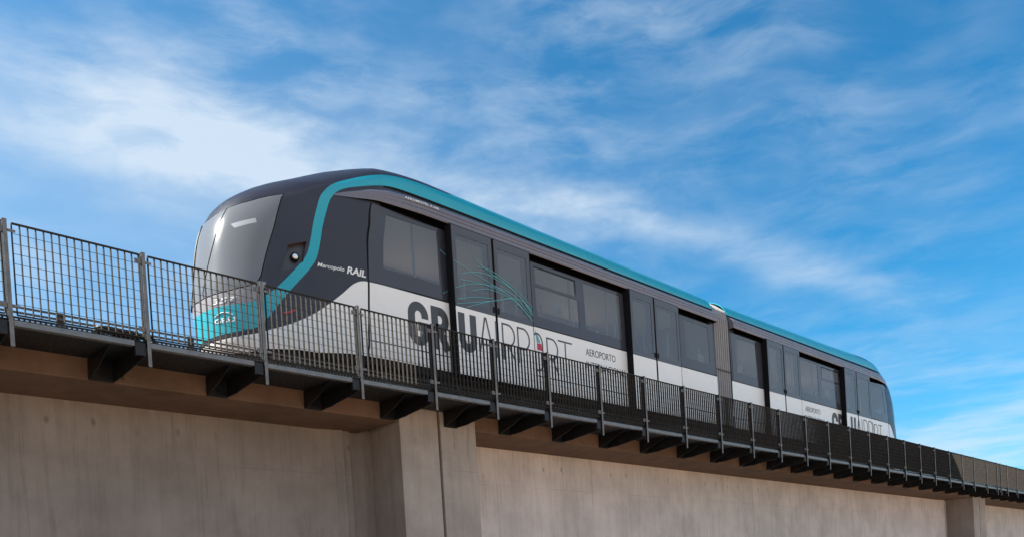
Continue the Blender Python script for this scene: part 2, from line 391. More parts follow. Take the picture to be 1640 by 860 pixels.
# running rails
for y, lb in ((1.62, 'running rail on the guideway on the side near the fence, under the train'), (3.08, 'running rail on the guideway on the far side, under the train')):
    m = MB(); m.prism_x([(y-.06, 3.361), (y+.06, 3.361), (y+.06, 3.375), (y+.01, 3.385), (y+.01, 3.46), (y+.035, 3.47), (y+.035, 3.50), (y-.035, 3.50), (y-.035, 3.47), (y-.01, 3.46), (y-.01, 3.385), (y-.06, 3.375)], -22, 73)
    o = m.build('running_rail', 'rail_steel', loc=(0, 0, H0)); o['label'] = lb; o['category'] = 'rail'; o['group'] = 'running rails'
# cable bundle lying on the walkway
t = thing('cable_bundle', 'black cable coil lying on the walkway beside the second fence post', 'cable', loc=(4.15, .16, Z(3.39)))
for k, (r_, zz) in enumerate(((.20, .02), (.17, .05), (.21, .075), (.15, .10))):
    m = MB(); pts = [(r_*1.25*math.cos(a*.2618)+.02*k, r_*.55*math.sin(a*.2618), zz+.05*max(0, math.sin(a*.2618*.5+k*.3))) for a in range(25)]
    m.tube(pts, .022, 8); m.build('cable_loop', 'black_cable', t, smooth=True)
m = MB(); m.tube([(.2, .0, .06), (.32, -.02, .12), (.42, -.01, .10), (.5, .01, .03), (.62, .02, .02)], .018, 8); m.build('cable_end', 'black_cable', t, smooth=True)

# ------------------------------------------------------------------ train body surface
YC = 2.35; XEND = 19.70
LV = [[3.90, 1.22, 6.75, 8.6, 2.3], [4.00, 1.30, 6.58, 8.8, 2.3], [4.30, 1.335, 6.42, 9.1, 2.4], [4.90, 1.35, 6.34, 9.2, 2.4],
      [5.40, 1.35, 6.40, 9.2, 2.4], [6.00, 1.345, 6.50, 9.2, 2.4], [6.50, 1.335, 6.72, 9.3, 2.4], [6.80, 1.33, 7.10, 9.4, 2.4],
      [7.05, 1.315, 7.62, 9.6, 2.4], [7.25, 1.25, 8.08, 9.9, 2.4], [7.40, 1.13, 8.50, 10.3, 2.3], [7.52, 0.95, 9.0, 10.8, 2.2],
      [7.60, 0.72, 9.6, 11.3, 2.1], [7.66, 0.35, 10.3, 11.9, 2.0], [7.68, 0.02, 10.6, 12.2, 2.0]]
def interp(z, col, _c={}):
    if col not in _c:
        x = [l[0] for l in LV]; y = [l[col] for l in LV]; h = [x[i+1]-x[i] for i in range(len(x)-1)]
        d = [(y[i+1]-y[i])/h[i] for i in range(len(h))]; mm = [d[0]]+[0]*(len(x)-2)+[d[-1]]
        for i in range(1, len(x)-1):
            if d[i-1]*d[i] > 0:
                w1 = 2*h[i]+h[i-1]; w2 = h[i]+2*h[i-1]; mm[i] = (w1+w2)/(w1/d[i-1]+w2/d[i])
        _c[col] = (x, y, h, mm)
    x, y, h, mm = _c[col]; z = min(max(z, x[0]), x[-1]); i = 0
    while i < len(h)-1 and z > x[i+1]: i += 1
    t = (z-x[i])/h[i]
    return (2*t**3-3*t**2+1)*y[i]+(t**3-2*t**2+t)*h[i]*mm[i]+(-2*t**3+3*t**2)*y[i+1]+(t**3-t**2)*h[i]*mm[i+1]
def lin(x, xs, ys):
    if x <= xs[0]: return ys[0]
    for i in range(len(xs)-1):
        if x <= xs[i+1]: return ys[i]+(ys[i+1]-ys[i])*(x-xs[i])/(xs[i+1]-xs[i])
    return ys[-1]
def hump(X, z):
    q = min(max((z-6.95)/.45, 0), 1); q = q*q*(3-2*q)
    return lin(X, [7.6, 8.6, 9.2, 10.4, 13, 20], [0, .06, .14, .12, .07, 0])*q
def S(s, z, off=0):
    def P(s, z):
        hw, xf, xe, n = (interp(z, c) for c in (1, 2, 3, 4)); a = abs(s); sg = 1 if s >= 0 else -1
        if a <= 1:
            th = a*math.pi/2; c = max(math.cos(th), 0)**(2/n); X = xe-(xe-xf)*c; Y = YC+sg*hw*math.sin(th)**(2/n)
        else: X = xe+(a-1)*(XEND-xe); Y = YC+sg*hw
        return Vector((X, Y, z+hump(X, z)))
    p = P(s, z); e = .004
    if abs(s) < .01: nn = Vector(((P(-.02, z+e)-P(-.02, z-e)).cross(P(.02, z)-P(-.02, z))))
    else:
        s0 = s-e if abs(abs(s)-1) > e else s-2*e
        nn = (P(s, min(z+e, 7.68))-P(s, z-e)).cross(P(s+e, z)-P(s0, z))
    if nn.length < 1e-12: nn = Vector((0, 0, 1))
    nn.normalize(); 
    if nn.dot(p-Vector((13 if abs(s) < 1 else p.x, YC, 5.6))) < 0: nn = -nn
    return p+nn*off, nn
def sx(X, z):     # side parameter (positive) of a point at X on the body side
    hw, xf, xe, n = (interp(z, c) for c in (1, 2, 3, 4))
    if X >= xe: return 1+(X-xe)/(XEND-xe)
    u = min(1, (xe-X)/(xe-xf)); return math.acos(u**(n/2))/(math.pi/2)
def inpoly(x, y, P):
    c = False; j = len(P)-1
    for i in range(len(P)):
        if (P[i][1] > y) != (P[j][1] > y) and x < (P[j][0]-P[i][0])*(y-P[i][1])/(P[j][1]-P[i][1])+P[i][0]: c = not c
        j = i
    return c
def dens(P, step=.06, closed=True):
    o = []
    for i in range(len(P) if closed else len(P)-1):
        a = P[i]; b_ = P[(i+1) % len(P)]; k = max(1, int(math.hypot(a[0]-b_[0], a[1]-b_[1])/step))
        o += [(a[0]+(b_[0]-a[0])*j/k, a[1]+(b_[1]-a[1])*j/k) for j in range(k)]
    return o if closed else o+[P[-1]]
def smooth_line(P, it=2):
    for _ in range(it):
        q = [P[0]]
        for a, b_ in zip(P[:-1], P[1:]):
            q += [(a[0]*.75+b_[0]*.25, a[1]*.75+b_[1]*.25), (a[0]*.25+b_[0]*.75, a[1]*.25+b_[1]*.75)]
        P = q+[P[-1]]
    return P
def rectX(x0, x1, z0, z1):           # rectangle in X,z on the side -> (s,z) polygon
    P = dens([(x0, z0), (x1, z0), (x1, z1), (x0, z1)], .25); return [(sx(a, b_), b_) for a, b_ in P]
def polyX(P): return [(sx(a, b_), b_) for a, b_ in dens(P, .2)]

tealout = [(0, 4.745), (.11, 4.745), (.2547, 4.742), (.3967, 4.777), (.4731, 4.908), (.524, 5.035), (.5911, 5.296), (.6431, 5.527), (.661, 5.692), (.6758, 6.066), (.6751, 6.432), (.6617, 6.676), (.6559, 6.823), (.6556, 6.997), (.714, 7.167), (.8158, 7.242), (.9064, 7.29), (1.0212, 7.33)]
tealin = [(0, 4.335), (.0543, 4.335), (.2192, 4.335), (.3805, 4.373), (.4306, 4.457), (.4829, 4.613), (.5831, 5.002), (.6475, 5.282), (.6858, 5.475), (.6998, 5.612), (.7134, 5.881), (.7232, 6.295), (.7182, 6.589), (.7159, 6.742), (.7395, 6.86), (.8178, 7.022), (.8922, 7.082), (.9788, 7.10), (1.0937, 7.11), (2.0, 7.11)]
whitetop = [(0, 4.27), (.1834, 4.262), (.3789, 4.298), (.4313, 4.335), (.5516, 4.438), (.62, 4.542), (.6861, 4.677), (.7405, 4.841), (.7693, 4.934), (.8094, 5.084), (.8382, 5.216), (.8589, 5.285), (.8792, 5.33), (.9041, 5.35), (1.0, 5.355), (2.0, 5.355)]
tealout = smooth_line(tealout); tealin = smooth_line(tealin); whitetop = smooth_line(whitetop)
BOT = 3.98
POL = {}
stepX = [(1.0212, 7.33), (1.06, 7.35), (1.066, 7.63), (2.0, 7.63)]
POL['teal_band'] = tealout+stepX[1:]+list(reversed(tealin))
POL['white_panel'] = [(0, 4.05), (.30, 4.05), (.42, 4.08), (.60, 4.08), (.70, 4.06), (.85, 4.11), (1.0, 4.12), (2.0, 4.12)]+list(reversed(whitetop))
POL['skirt_line'] = [(sx(X, 4.39), 4.372) for X in (8.6, 9.0, 9.5, 12, 15, 18, 19.7)]+[(sx(X, 4.39), 4.392) for X in (19.7, 18, 15, 12, 9.5, 9.0, 8.6)]
seam = [(sx(8.54+.07*(z-4.0), z), z) for z in (4.02, 4.2, 4.5, 4.8, 5.1, 5.37)]+[(.908, 5.9), (.9085, 6.318), (.8935, 6.70)]
POL['body_seam'] = seam+[(a+.0075, b_) for a, b_ in reversed(seam)]
for nm, X in (('s1', 12.60), ('s2', 17.92)): POL['panel_seam_'+nm] = rectX(X, X+.014, 4.12, 5.355)
POL['gap_line'] = [(sx(X, 7.11), z) for X, z in ((9.2, 7.05), (9.6, 7.06), (10.5, 7.07), (19.7, 7.07), (19.7, 7.125), (10.5, 7.125), (9.6, 7.125), (9.2, 7.11))]
def rrect(x0, x1, z0, z1): return rectX(x0, x1, z0, z1)
PANES = {'w1': polyX([(9.11, 6.58), (10.24, 6.60), (10.24, 5.64), (8.97, 5.64), (9.0, 6.0)]),
         'w2': rectX(12.82, 14.06, 6.24, 6.56), 'w3': rectX(12.80, 14.14, 5.58, 6.18), 'w4': rectX(14.36, 15.64, 5.60, 6.60),
         'w5': rectX(18.28, 19.38, 5.62, 6.56)}
FRAMES = {'f1': [(.9049+.006, 5.37), (.9115+.006, 6.318), (.8895+.008, 6.72)]+[(sx(X, 6.70), 6.70) for X in (9.2, 9.8, 10.36)]+[(sx(10.36, 5.38), 5.38), (sx(9.6, 5.38), 5.38), (1.0, 5.375)],
          'f2': rectX(12.62, 15.76, 5.375, 6.70), 'f5': rectX(17.95, 19.62, 5.375, 6.70)}
LSH = dens([(12.80, 6.585), (14.09, 6.585), (14.09, 6.30)], .2, False)
LSH2 = dens([(14.065, 6.30), (14.065, 6.565), (12.80, 6.565)], .2, False)
POL['hopper_line'] = [(sx(a, b_), b_) for a, b_ in LSH+LSH2]
POL['hopper_bar'] = rectX(12.80, 14.14, 6.195, 6.225)
ws_edge = smooth_line([(.4863, 6.555), (.4986, 6.30), (.4965, 6.0), (.4765, 5.75), (.4504, 5.42), (.4326, 5.10), (.38, 5.025)], 1)
ws_top = [(.155, 6.338), (.31, 6.411), (.4106, 6.498), (.4863, 6.555)]
ws_bot = [(.38, 5.025), (.25, 4.96), (.15, 4.943), (.04, 4.94)]
ws_c = [(.04, 4.94), (.0289, 5.029), (.0593, 5.437), (.1023, 5.779), (.155, 6.338)]
POL['windshield'] = ws_top+ws_edge[1:]+ws_bot[1:]+ws_c[1:-1]
def shrink(P, d):
    cx = sum(p[0] for p in P)/len(P); cy = sum(p[1] for p in P)/len(P); o = []
    n = len(P)
    for i in range(n):
        a = P[i-1]; b_ = P[i]; c_ = P[(i+1) % n]
        tx, ty = (c_[0]-a[0])*2.2, c_[1]-a[1]; l = math.hypot(tx, ty); nx, ny = -ty/l, tx/l
        if nx*(cx-b_[0])*2.2+ny*(cy-b_[1]) < 0: nx, ny = -nx, -ny
        o.append((b_[0]+nx*d/2.2, b_[1]+ny*d))
    return o
hl = [(.5649, 5.708), (.6493, 5.80), (.643, 5.661), (.6359, 5.472), (.5908, 5.346), (.5477, 5.28), (.5258, 5.294)]

def make_shell():
    """surface triangulated in (s,z) so every livery edge is a real mesh edge"""
    polys = []     # (key, polygon, side) in priority order
    def both(key, P):
        for sg in (-1, 1): polys.append((key, [(sg*a, b_) for a, b_ in P], sg))
    polys.append(('pale_patch', [(-.2265, 6.03), (-.2600, 5.955), (-.3950, 6.030), (-.3830, 6.105)], 0))
    polys.append(('windshield', [(-a, b_) for a, b_ in shrink(POL['windshield'], .012)], 0))
    polys.append(('rubber', [(-a, b_) for a, b_ in POL['windshield']], 0))
    far = [(-.155, 6.338), (0, 6.30), (.155, 6.338)]+ws_top[1:]+ws_edge[1:]+ws_bot[1:]+[(0, 4.935)]+[(-a, b_) for a, b_ in ws_c[:-1]]
    polys.append(('windshield_far', shrink(far, .012), 0)); polys.append(('rubber', far, 0))
    both('headlight_housing', hl)
    both('fascia_shade', [(sx(a, b_), b_) for a, b_ in dens([(9.0, 6.70), (10.0, 6.665), (15.77, 6.665), (15.77, 6.76), (9.0, 6.76)], .3)]); both('fascia_shade', rectX(17.8, 19.45, 6.665, 6.76))
    both('rubber', POL['hopper_line']); both('frit', POL['hopper_bar'])
    for k, P in PANES.items(): both('pane_'+k, P)
    for k, P in FRAMES.items(): both('window_'+k, P)
    both('opening', rectX(10.5, 12.42, 5.39, 6.60)); both('opening', rectX(15.86, 17.70, 5.39, 6.60))
    both('rubber', POL['body_seam'])
    both('panel_line', POL['skirt_line']); both('panel_line', POL['panel_seam_s1']); both('panel_line', POL['panel_seam_s2'])
    both('teal_band', POL['teal_band'])
    both('front_panel', [(0, 4.70), (.30, 4.70), (.455, 4.86), (.462, 5.085), (.4326, 5.10), (.38, 5.02), (.25, 4.955), (.15, 4.938), (0, 4.93)])
    both('white_panel', POL['white_panel']); both('rubber', POL['gap_line'])
    pts = []; 
    zs = [BOT, 4.02]+[4.1+.1*k for k in range(0, 29)]+[6.96, 7.0, 7.04, 7.08, 7.12, 7.16, 7.2, 7.24, 7.28, 7.32, 7.36, 7.40, 7.44, 7.48, 7.51, 7.54, 7.57, 7.60, 7.62, 7.64, 7.655, 7.668, 7.68]
    ss = [k/56 for k in range(57)]+[1.05, 1.1, 1.15, 1.2, 1.3, 1.4, 1.5, 1.6, 1.7, 1.8, 1.9, 2.0]
    for z in zs:
        for s in ss:
            pts.append((s, z))
            if s > 0: pts.append((-s, z))
    edges = []
    for k, P, _s in polys:
        P = dens(P, .05); b0 = len(pts); pts += [(min(2, max(-2, a)), min(7.68, max(BOT, b_))) for a, b_ in P]
        edges += [(b0+i, b0+(i+1) % len(P)) for i in range(len(P))]
    V, E_, F_, _, _, _ = delaunay_2d_cdt([Vector(p) for p in pts], edges, [], 0, 1e-5)
    reg = {}
    for f in F_:
        cx = sum(V[i].x for i in f)/3; cy = sum(V[i].y for i in f)/3
        key = 'dark_body' if cy > 4.12 else 'underskirt'
        for k, P, sg in polys:
            if sg == 0 or (cx < 0) == (sg < 0):
                if inpoly(cx, cy, P): key = k+('' if cx < 0 else '#'); break
        reg.setdefault(key, []).append(f)
    return V, reg
SH_V, SH_REG = make_shell()
SH_CACHE = {}
def patch(name, keys, mats, parent, off=0, skirt=None, mirror=False):
    fs = [f for k in keys for f in SH_REG.get(k, [])]
    if not fs: return None
    vm = {}; vs = []; ns = []; faces = []
    def fl(p): return (2*XMID-p.x, p.y, Z(p.z)) if mirror else (p.x, p.y, Z(p.z))
    def fn(n): return (-n.x, n.y, n.z) if mirror else tuple(n)
    for f in fs:
        for i in f:
            if i not in vm:
                p, n = S(SH_V[i].x, SH_V[i].y, off); vm[i] = len(vs); vs.append(fl(p)); ns.append(fn(n))
        tri = [vm[i] for i in f]
        a, b_, c_ = (Vector(vs[i]) for i in tri); nn = (b_-a).cross(c_-a)
        if nn.length < 1e-10: continue
        if nn.dot(Vector(ns[tri[0]])) < 0: tri.reverse()
        faces.append(tri)
    nv = len(faces)
    if skirt is not None:
        cnt = {}
        for f in faces:
            for i in range(3): e = (f[i], f[(i+1) % 3]); cnt[e] = 1
        inv_ = {b_: a for a, b_ in vm.items()}; low = {}
        for (a, b_) in list(cnt):
            if (b_, a) in cnt: continue
            for i in (a, b_):
                if i not in low:
                    q = SH_V[inv_[i]]; p, n = S(q.x, q.y, skirt); low[i] = len(vs); vs.append(fl(p)); ns.append(fn(n))
            faces.append([b_, a, low[a], low[b_]])
    me = bpy.data.meshes.new(name); me.from_pydata(vs, [], faces)
    for m_ in ([mats] if isinstance(mats, str) else mats): me.materials.append(MATS[m_])
    sm = [i < nv for i in range(len(faces))]; me.polygons.foreach_set('use_smooth', sm)
    if isinstance(mats, list): me.polygons.foreach_set('material_index', [0 if q else 1 for q in sm])
    ln = []
    for p in me.polygons:
        for vi in p.vertices: ln.append(ns[vi] if p.index < nv else tuple(p.normal))
    me.normals_split_custom_set(ln)
    o = bpy.data.objects.new(name, me); C.objects.link(o); o.parent = parent; return o
XMID = 20.08
def ribbon(m, P, w_, y, mi=0, mx=lambda x: x, th=.004):
    """flat stroke in the X,z plane at depth y"""
    P = [Vector(p) for p in P]; L_ = []; R_ = []; closed = (P[0]-P[-1]).length < 1e-6
    n = len(P)
    for i in range(n):
        a = P[i-1] if i > 0 else (P[-2] if closed else P[0]); c = P[i+1] if i < n-1 else (P[1] if closed else P[-1])
        d1 = (P[i]-a); d2 = (c-P[i]); d1 = d1.normalized() if d1.length > 1e-9 else d2.normalized(); d2 = d2.normalized() if d2.length > 1e-9 else d1
        t_ = (d1+d2); t_ = t_.normalized() if t_.length > 1e-6 else d1
        nn = Vector((-t_.y, t_.x)); k = 1/max(.5, nn.dot(Vector((-d1.y, d1.x))))
        L_.append(P[i]+nn*w_/2*k); R_.append(P[i]-nn*w_/2*k)
    k0 = len(m.v)
    for i in range(n):
        for q in (L_[i], R_[i]): m.v.append((mx(q.x), y-th, Z(q.y)))
        for q in (L_[i], R_[i]): m.v.append((mx(q.x), y, Z(q.y)))
    for i in range(n-1):
        a = k0+4*i; b_ = a+4
        for f in ((a, b_, b_+1, a+1), (a, a+2, b_+2, b_), (a+1, b_+1, b_+3, a+3)): m.f.append(f); m.mi.append(mi)
    for a in (k0, k0+4*(n-1)): m.f.append((a, a+1, a+3, a+2)); m.mi.append(mi)
def arc(cx, cz, rx, rz, a0, a1, n=10): return [(cx+rx*math.cos(R(a0+(a1-a0)*i/n)), cz+rz*math.sin(R(a0+(a1-a0)*i/n))) for i in range(n+1)]
def text(body, x0, x1, z0, z1, y, matn, parent, name, bold=0, shear=0, th=.003, rotz=0):
    cu = bpy.data.curves.new('t', 'FONT'); cu.body = body; cu.offset = bold; cu.shear = shear; cu.extrude = .5
    o = bpy.data.objects.new('t', cu); C.objects.link(o); dg = bpy.context.evaluated_depsgraph_get(); dg.update()
    me = bpy.data.meshes.new_from_object(o.evaluated_get(dg)); bpy.data.objects.remove(o)
    X = [v.co.x for v in me.vertices]; Y = [v.co.y for v in me.vertices]; a, b_, c_, d = min(X), max(X), min(Y), max(Y)
    for v in me.vertices:
        p = v.co; v.co = (x0+(p.x-a)/(b_-a)*(x1-x0), y-(.5+p.z)*th, Z(z0+(p.y-c_)/(d-c_)*(z1-z0)))
    me.materials.clear(); me.materials.append(MATS[matn])
    o = bpy.data.objects.new(name, me); C.objects.link(o); o.parent = parent; return o

def lettering(parent, dx, flip_order=False):
    """GRUAIRPORT across window panel, doors and panel; dx shifts it, depth follows what it lies on"""
    yb, yd = 1.0-.0005, .84-.0045
    def yy(x): return yd if (10.41 < x < 12.50) else yb
    z0, z1 = 4.47, 5.23; W = .155
    def put(name, strokes, w_, y, matn='letter_grey'):
        m = MB()
        for k, s_ in enumerate(strokes): ribbon(m, [(a+dx, b_) for a, b_ in s_], w_, y-.0004*k)
        return m.build(name, matn, parent, fix=True)
    # G
    xa, xb = 9.44+W/2, 9.90-W/2; c = (xa+xb)/2; rx = (xb-xa)/2; zt = z1-W/2; zb = z0+W/2
    put('letter_g', [[(xb, zt-.20)]+arc(c, zt-.16, rx, .16, 0, 180, 12)+arc(c, zb+.16, rx, .16, 180, 360, 12)+[(xb, zb+.26), (c-.01, zb+.26)]], W, yb)
    xa, xb = 9.97+W/2, 10.35-W/2+.03; c = (xa+xb)/2
    put('letter_r', [[(xa, z0), (xa, zt), (c, zt)]+arc(c, zt-.15, xb-c, .15, 90, -90, 10)+[(xa+.02, zt-.30)], [(c-.02, zt-.33), (xb+.02, z0)]], W, yb)
    xa, xb = 10.47+W/2, 10.91-W/2; c = (xa+xb)/2
    put('letter_u', [[(xa, z1-.06)]+arc(c, zb+.16, (xb-xa)/2, .16, 180, 360, 12)+[(xb, z1-.06)]], W, yd)
    w_ = .032; zt = 5.18; zb = 4.49
    put('letter_a', [[(10.97, zb), (11.14, zt), (11.17, zt), (11.34, zb)], [(11.02, zb+.2), (11.29, zb+.2)]], w_, yd)
    put('letter_i', [[(11.425, zb), (11.425, zt)]], w_, yd)
    def D(x0, x1, zt, leg): 
        c = x0+.45*(x1-x0); s_ = [[(x0, zb), (x0, zt), (c, zt)]+arc(c, zt-.2, x1-c, .2, 90, -90, 12)+[(x0, zt-.4)]]
        if leg: s_.append([(c, zt-.4), (x1, zb)])
        return s_
    put('letter_r', D(11.60, 11.92, 5.17, True), w_, yd); put('letter_p', D(12.02, 12.34, 5.17, False), w_, yd)
    o_ = arc(12.76, 5.03, .15, .2, 0, 180, 12)+arc(12.76, 4.69, .15, .2, 180, 360, 12); o_.append(o_[0])
    put('letter_o', [o_], w_, yb)
    put('letter_r', D(13.05, 13.37, 5.19, True), w_, yb)
    put('letter_t', [[(13.40, 5.20), (13.84, 5.20)], [(13.62, 5.18), (13.62, zb)]], w_, yb)
def red_leaf(parent, dx):
    m = MB(); P = [(12.745, 5.04), (12.88, 5.04), (12.90, 4.90), (12.745, 4.90)]
    k = len(m.v); m.v += [(a+dx, .9985, Z(b_)) for a, b_ in P]; m.f.append((0, 1, 2, 3)); m.mi.append(0)
    m.build('red_mark', 'decal_red', parent, fix=False)
    m = MB(); P = [(12.70, 5.30), (12.745, 5.05), (12.86, 5.05), (12.80, 5.17)]
    m.v += [(a+dx, .9985, Z(b_)) for a, b_ in P]; m.f.append((0, 1, 2, 3)); m.mi.append(0); m.build('teal_mark', 'decal_teal', parent, fix=False)

def door(parent, x0, x1, hinge):
    """one sliding leaf standing proud of the body side"""
    m = MB(); y0 = .84; zb = 4.035; zt = 6.73
    gx0, gx1, gz0, gz1 = x0+.115, x1-.125, 5.39, 6.57
    m.box(x0, gx0, y0, .992, zb, zt); m.box(gx1, x1, y0, .992, zb, zt)
    m.box(gx0+.0005, gx1-.0005, y0, .992, zb, gz0); m.box(gx0+.0005, gx1-.0005, y0, .992, gz1, zt)
    o = m.build('door', 'rubber', parent, loc=(0, 0, H0))
    e = .022; zs_ = 5.27
    m = MB(); m.box(x0+e, x1-e, y0-.003, y0+.01, zb+.02, zs_); m.build('lower_panel', 'white_paint', o)
    m = MB()
    m.box(x0+e, x1-e, y0-.003, y0+.01, zs_+.004, gz0); m.box(x0+e, x1-e, y0-.003, y0+.01, gz1, zt-.01)
    m.box(x0+e, gx0, y0-.003, y0+.01, gz0+.0005, gz1-.0005); m.box(gx1, x1-e, y0-.003, y0+.01, gz0+.0005, gz1-.0005)
    m.build('door_frame', 'frame_dark', o)
    m = MB(); m.v = [(gx0, y0+.004, gz0), (gx1, y0+.004, gz0), (gx1, y0+.004, gz1), (gx0, y0+.004, gz1)]; m.f = [(0, 1, 2, 3)]; m.mi = [0]; m.build('door_glass', 'tinted_glass', o, fix=False)
    m = MB(); hx = x1-.055 if hinge == 'l' else x0+.055
    m.box(hx-.018, hx+.018, y0-.014, y0-.0035, 5.33, 5.44); m.build('handle', 'rubber', o)
    return o
dp = mat('door_pane', (.16, .17, .185), .06, var=.05, vscale=.8, spec=.7)

def door_holes(): pass
def fr_ramp(X):
    r_ = min(1, max(0.0, (X-8.05)/1.9)); return max(r_*r_*(3-2*r_), .04)
def fr_z(X):
    return lin(X, [8.15, 8.32, 8.8, 9.15, 9.5], [6.70, 6.775, 6.955, 7.035, 7.05]), lin(X, [8.15, 8.5, 8.88, 9.4], [6.665, 6.70, 6.745, 6.735])
def fascia(parent, mirror):
    prof = [(0, 7.05), (.10, 6.995), (.135, 6.96), (.145, 6.90), (.134, 6.893), (.134, 6.872), (.146, 6.865), (.142, 6.835), (.131, 6.828), (.131, 6.812), (.143, 6.805), (.150, 6.755), (.135, 6.735), (0.0, 6.735)]
    xs = [8.15+.1*k for k in range(0, 24)]+[11+.8*k for k in range(0, 11)]+[19.55, 19.68]
    m = MB(); n = len(prof)
    for X in xs:
        r_ = fr_ramp(X); zt_, zb_ = fr_z(X)
        for d, z in prof:
            z = zb_+(z-6.735)/(7.05-6.735)*(zt_-zb_)
            s_ = sx(X, z); p, nn = S(-s_, z); y = p.y-d*r_+(.03 if d == 0 else 0)
            m.v.append((2*XMID-X if mirror else X, y, Z(z+hump(X, z))))
    for i in range(len(xs)-1):
        for j in range(n): m.f.append((i*n+j, i*n+(j+1) % n, (i+1)*n+(j+1) % n, (i+1)*n+j)); m.mi.append(1 if j >= n-2 else 0)
    m.f.append(tuple(range(n))); m.f.append(tuple((len(xs)-1)*n+j for j in range(n))); m.mi += [0, 0]
    return m.build('fascia_rail', ['fascia_paint', 'shade_black'], parent)  # underside faces coloured black for the shade beneath

def car(train, mirror):
    X = (lambda x: 2*XMID-x) if mirror else (lambda x: x)
    sides = ('', '#')
    K = lambda *k: [a+b_ for a in k for b_ in sides]
    shell = patch('car_body', K('white_panel'), ['white_paint', 'rubber'], train, 0, -.03, mirror)
    patch('teal_band', K('teal_band'), 'teal_paint', train, 0, -.02, mirror)
    patch('upper_body', K('dark_body')+['dark_body'], 'dark_paint', train, -.002, None, mirror)
    patch('front_panel', K('front_panel'), 'nose_grey', train, 0, None, mirror)
    patch('lower_skirt', K('underskirt')+['underskirt'], 'underframe', train, -.03, None, mirror)
    patch('rubber_seal', K('rubber', 'panel_line'), 'rubber', train, -.006, .0, mirror)
    patch('shade_strip', K('fascia_shade'), 'shade_black', train, -.02, .0, mirror)  # flat black strip painting the shade below the fascia
    for sd in sides: patch('frit_bar', ['frit'+sd], 'frit', train, .002, -.02, mirror)
    for k in FRAMES:
        for sd in sides:
            o = patch('window', ['window_'+k+sd], ['frit', 'rubber'], train, .001, -.02, mirror)
            mine = {'f1': ['w1'], 'f2': ['w2', 'w3', 'w4'], 'f5': ['w5']}[k]
            for q in mine: patch('window_pane', ['pane_'+q+sd], 'tinted_glass', o, -.004, None, mirror)
    o = patch('windshield', ['windshield'], 'front_glass', train, 0, None, mirror)
    patch('windshield_patch', ['pale_patch'], 'patch_grey', o, -.001, None, mirror)  # pale grey four-sided patch set into the near pane
    patch('windshield', ['windshield_far', 'windshield_far#'], 'front_glass', train, 0, None, mirror)
    for sd, sg in (('', -1), ('#', 1)):
        o = patch('headlight', ['headlight_housing'+sd], ['frame_dark', 'recess_reflection'], train, -.10, -.003, mirror)
        p, nn = S(sg*.60, 5.545, -.05)
        if mirror: p.x = 2*XMID-p.x; nn.x = -nn.x
        p.z = Z(p.z); q = nn.orthogonal().normalized(); bq = nn.cross(q)
        for nm, r_, d0, d1, mt in (('lamp_housing', .068, -.04, .02, 'rubber'), ('lens', .047, .0, .045, 'lamp_lens')):
            m = MB(); rings = 6; 
            if nm == 'lens':
                for i in range(rings+1):
                    a = math.pi/2*i/rings
                    for j in range(16):
                        t_ = j*math.pi/8; m.v.append(tuple(p+nn*(d0+.02+(d1-.02)*math.sin(a))+(q*math.cos(t_)+bq*math.sin(t_))*r_*max(.02, math.cos(a))))
                for i in range(rings):
                    for j in range(16): m.f.append((i*16+j, i*16+(j+1) % 16, (i+1)*16+(j+1) % 16, (i+1)*16+j)); m.mi.append(0)
                m.f.append(tuple(rings*16+j for j in range(16))); m.mi.append(0)
            else: m.tube([tuple(p+nn*d0), tuple(p+nn*d1)], r_, 16)
            m.build(nm, mt, o, smooth=(nm == 'lens'))
    # red reflector low on the corner
    m = MB(); P = [(.5353, 4.632), (.57, 4.66), (.6011, 4.709), (.6004, 4.68), (.57, 4.638), (.5404, 4.605)]
    a_ = [S(-s_, z, .008)[0] for s_, z in P]
    m.v = [(X(p.x), p.y, Z(p.z)) for p in a_]; m.f = [tuple(range(6))]; m.mi = [0]; m.build('red_reflector', 'red_reflector', train, fix=False)
    fascia(train, mirror)
    # doors
    lv = [(10.41, 11.455), (11.475, 12.50), (15.78, 16.72), (16.74, 17.78)]
    for k, (a, b_) in enumerate(lv):
        if mirror: a, b_ = [(28.38, 29.52), (27.42, 28.36), (23.19, 24.22), (22.20, 23.17)][k]
        door(train, a, b_, 'l' if (k % 2 == 0) != mirror else 'r')
    # interior
    m = MB(); x0, x1 = sorted((X(9.0), X(19.66)))
    m.box(x0, x1, 1.05, 3.65, 4.42, 4.50); m.build('cabin_floor', 'interior_dark', train, loc=(0, 0, H0))
    m = MB(); m.box(x0, x1, 1.12, 3.58, 6.98, 7.02); m.build('cabin_ceiling', 'interior_light', train, loc=(0, 0, H0))
    for x in ([9.9, 12.9, 14.2, 15.5, 18.6] if not mirror else [24.6, 26.0, 27.3, 30.3, 21.4]):
        for y in (1.30, 3.25):
            m = MB(); m.tube([(x, y, 4.5), (x, y, 6.98)], .024, 8); m.build('grab_pole', 'interior_light', train, loc=(0, 0, H0), smooth=True)
    for x, za, zb2 in [(10.9, 5.45, 6.1), (11.9, 5.42, 6.0), (12.3, 5.42, 6.25), (14.05, 5.6, 6.05), (14.42, 5.62, 5.75), (14.85, 5.62, 5.72), (15.5, 5.62, 5.95), (16.2, 5.42, 5.95), (16.62, 5.42, 6.2), (17.05, 5.42, 5.95), (17.6, 5.42, 6.1), (19.0, 5.64, 6.0)]:
        m = MB(); x = X(x); m.tube([(x, 1.09, za), (x+.015, 1.09, zb2)], .020, 8); m.build('pole_glint', 'letter_white', train, loc=(0, 0, H0), smooth=True)  # short white tubes standing in for highlights on the handrails
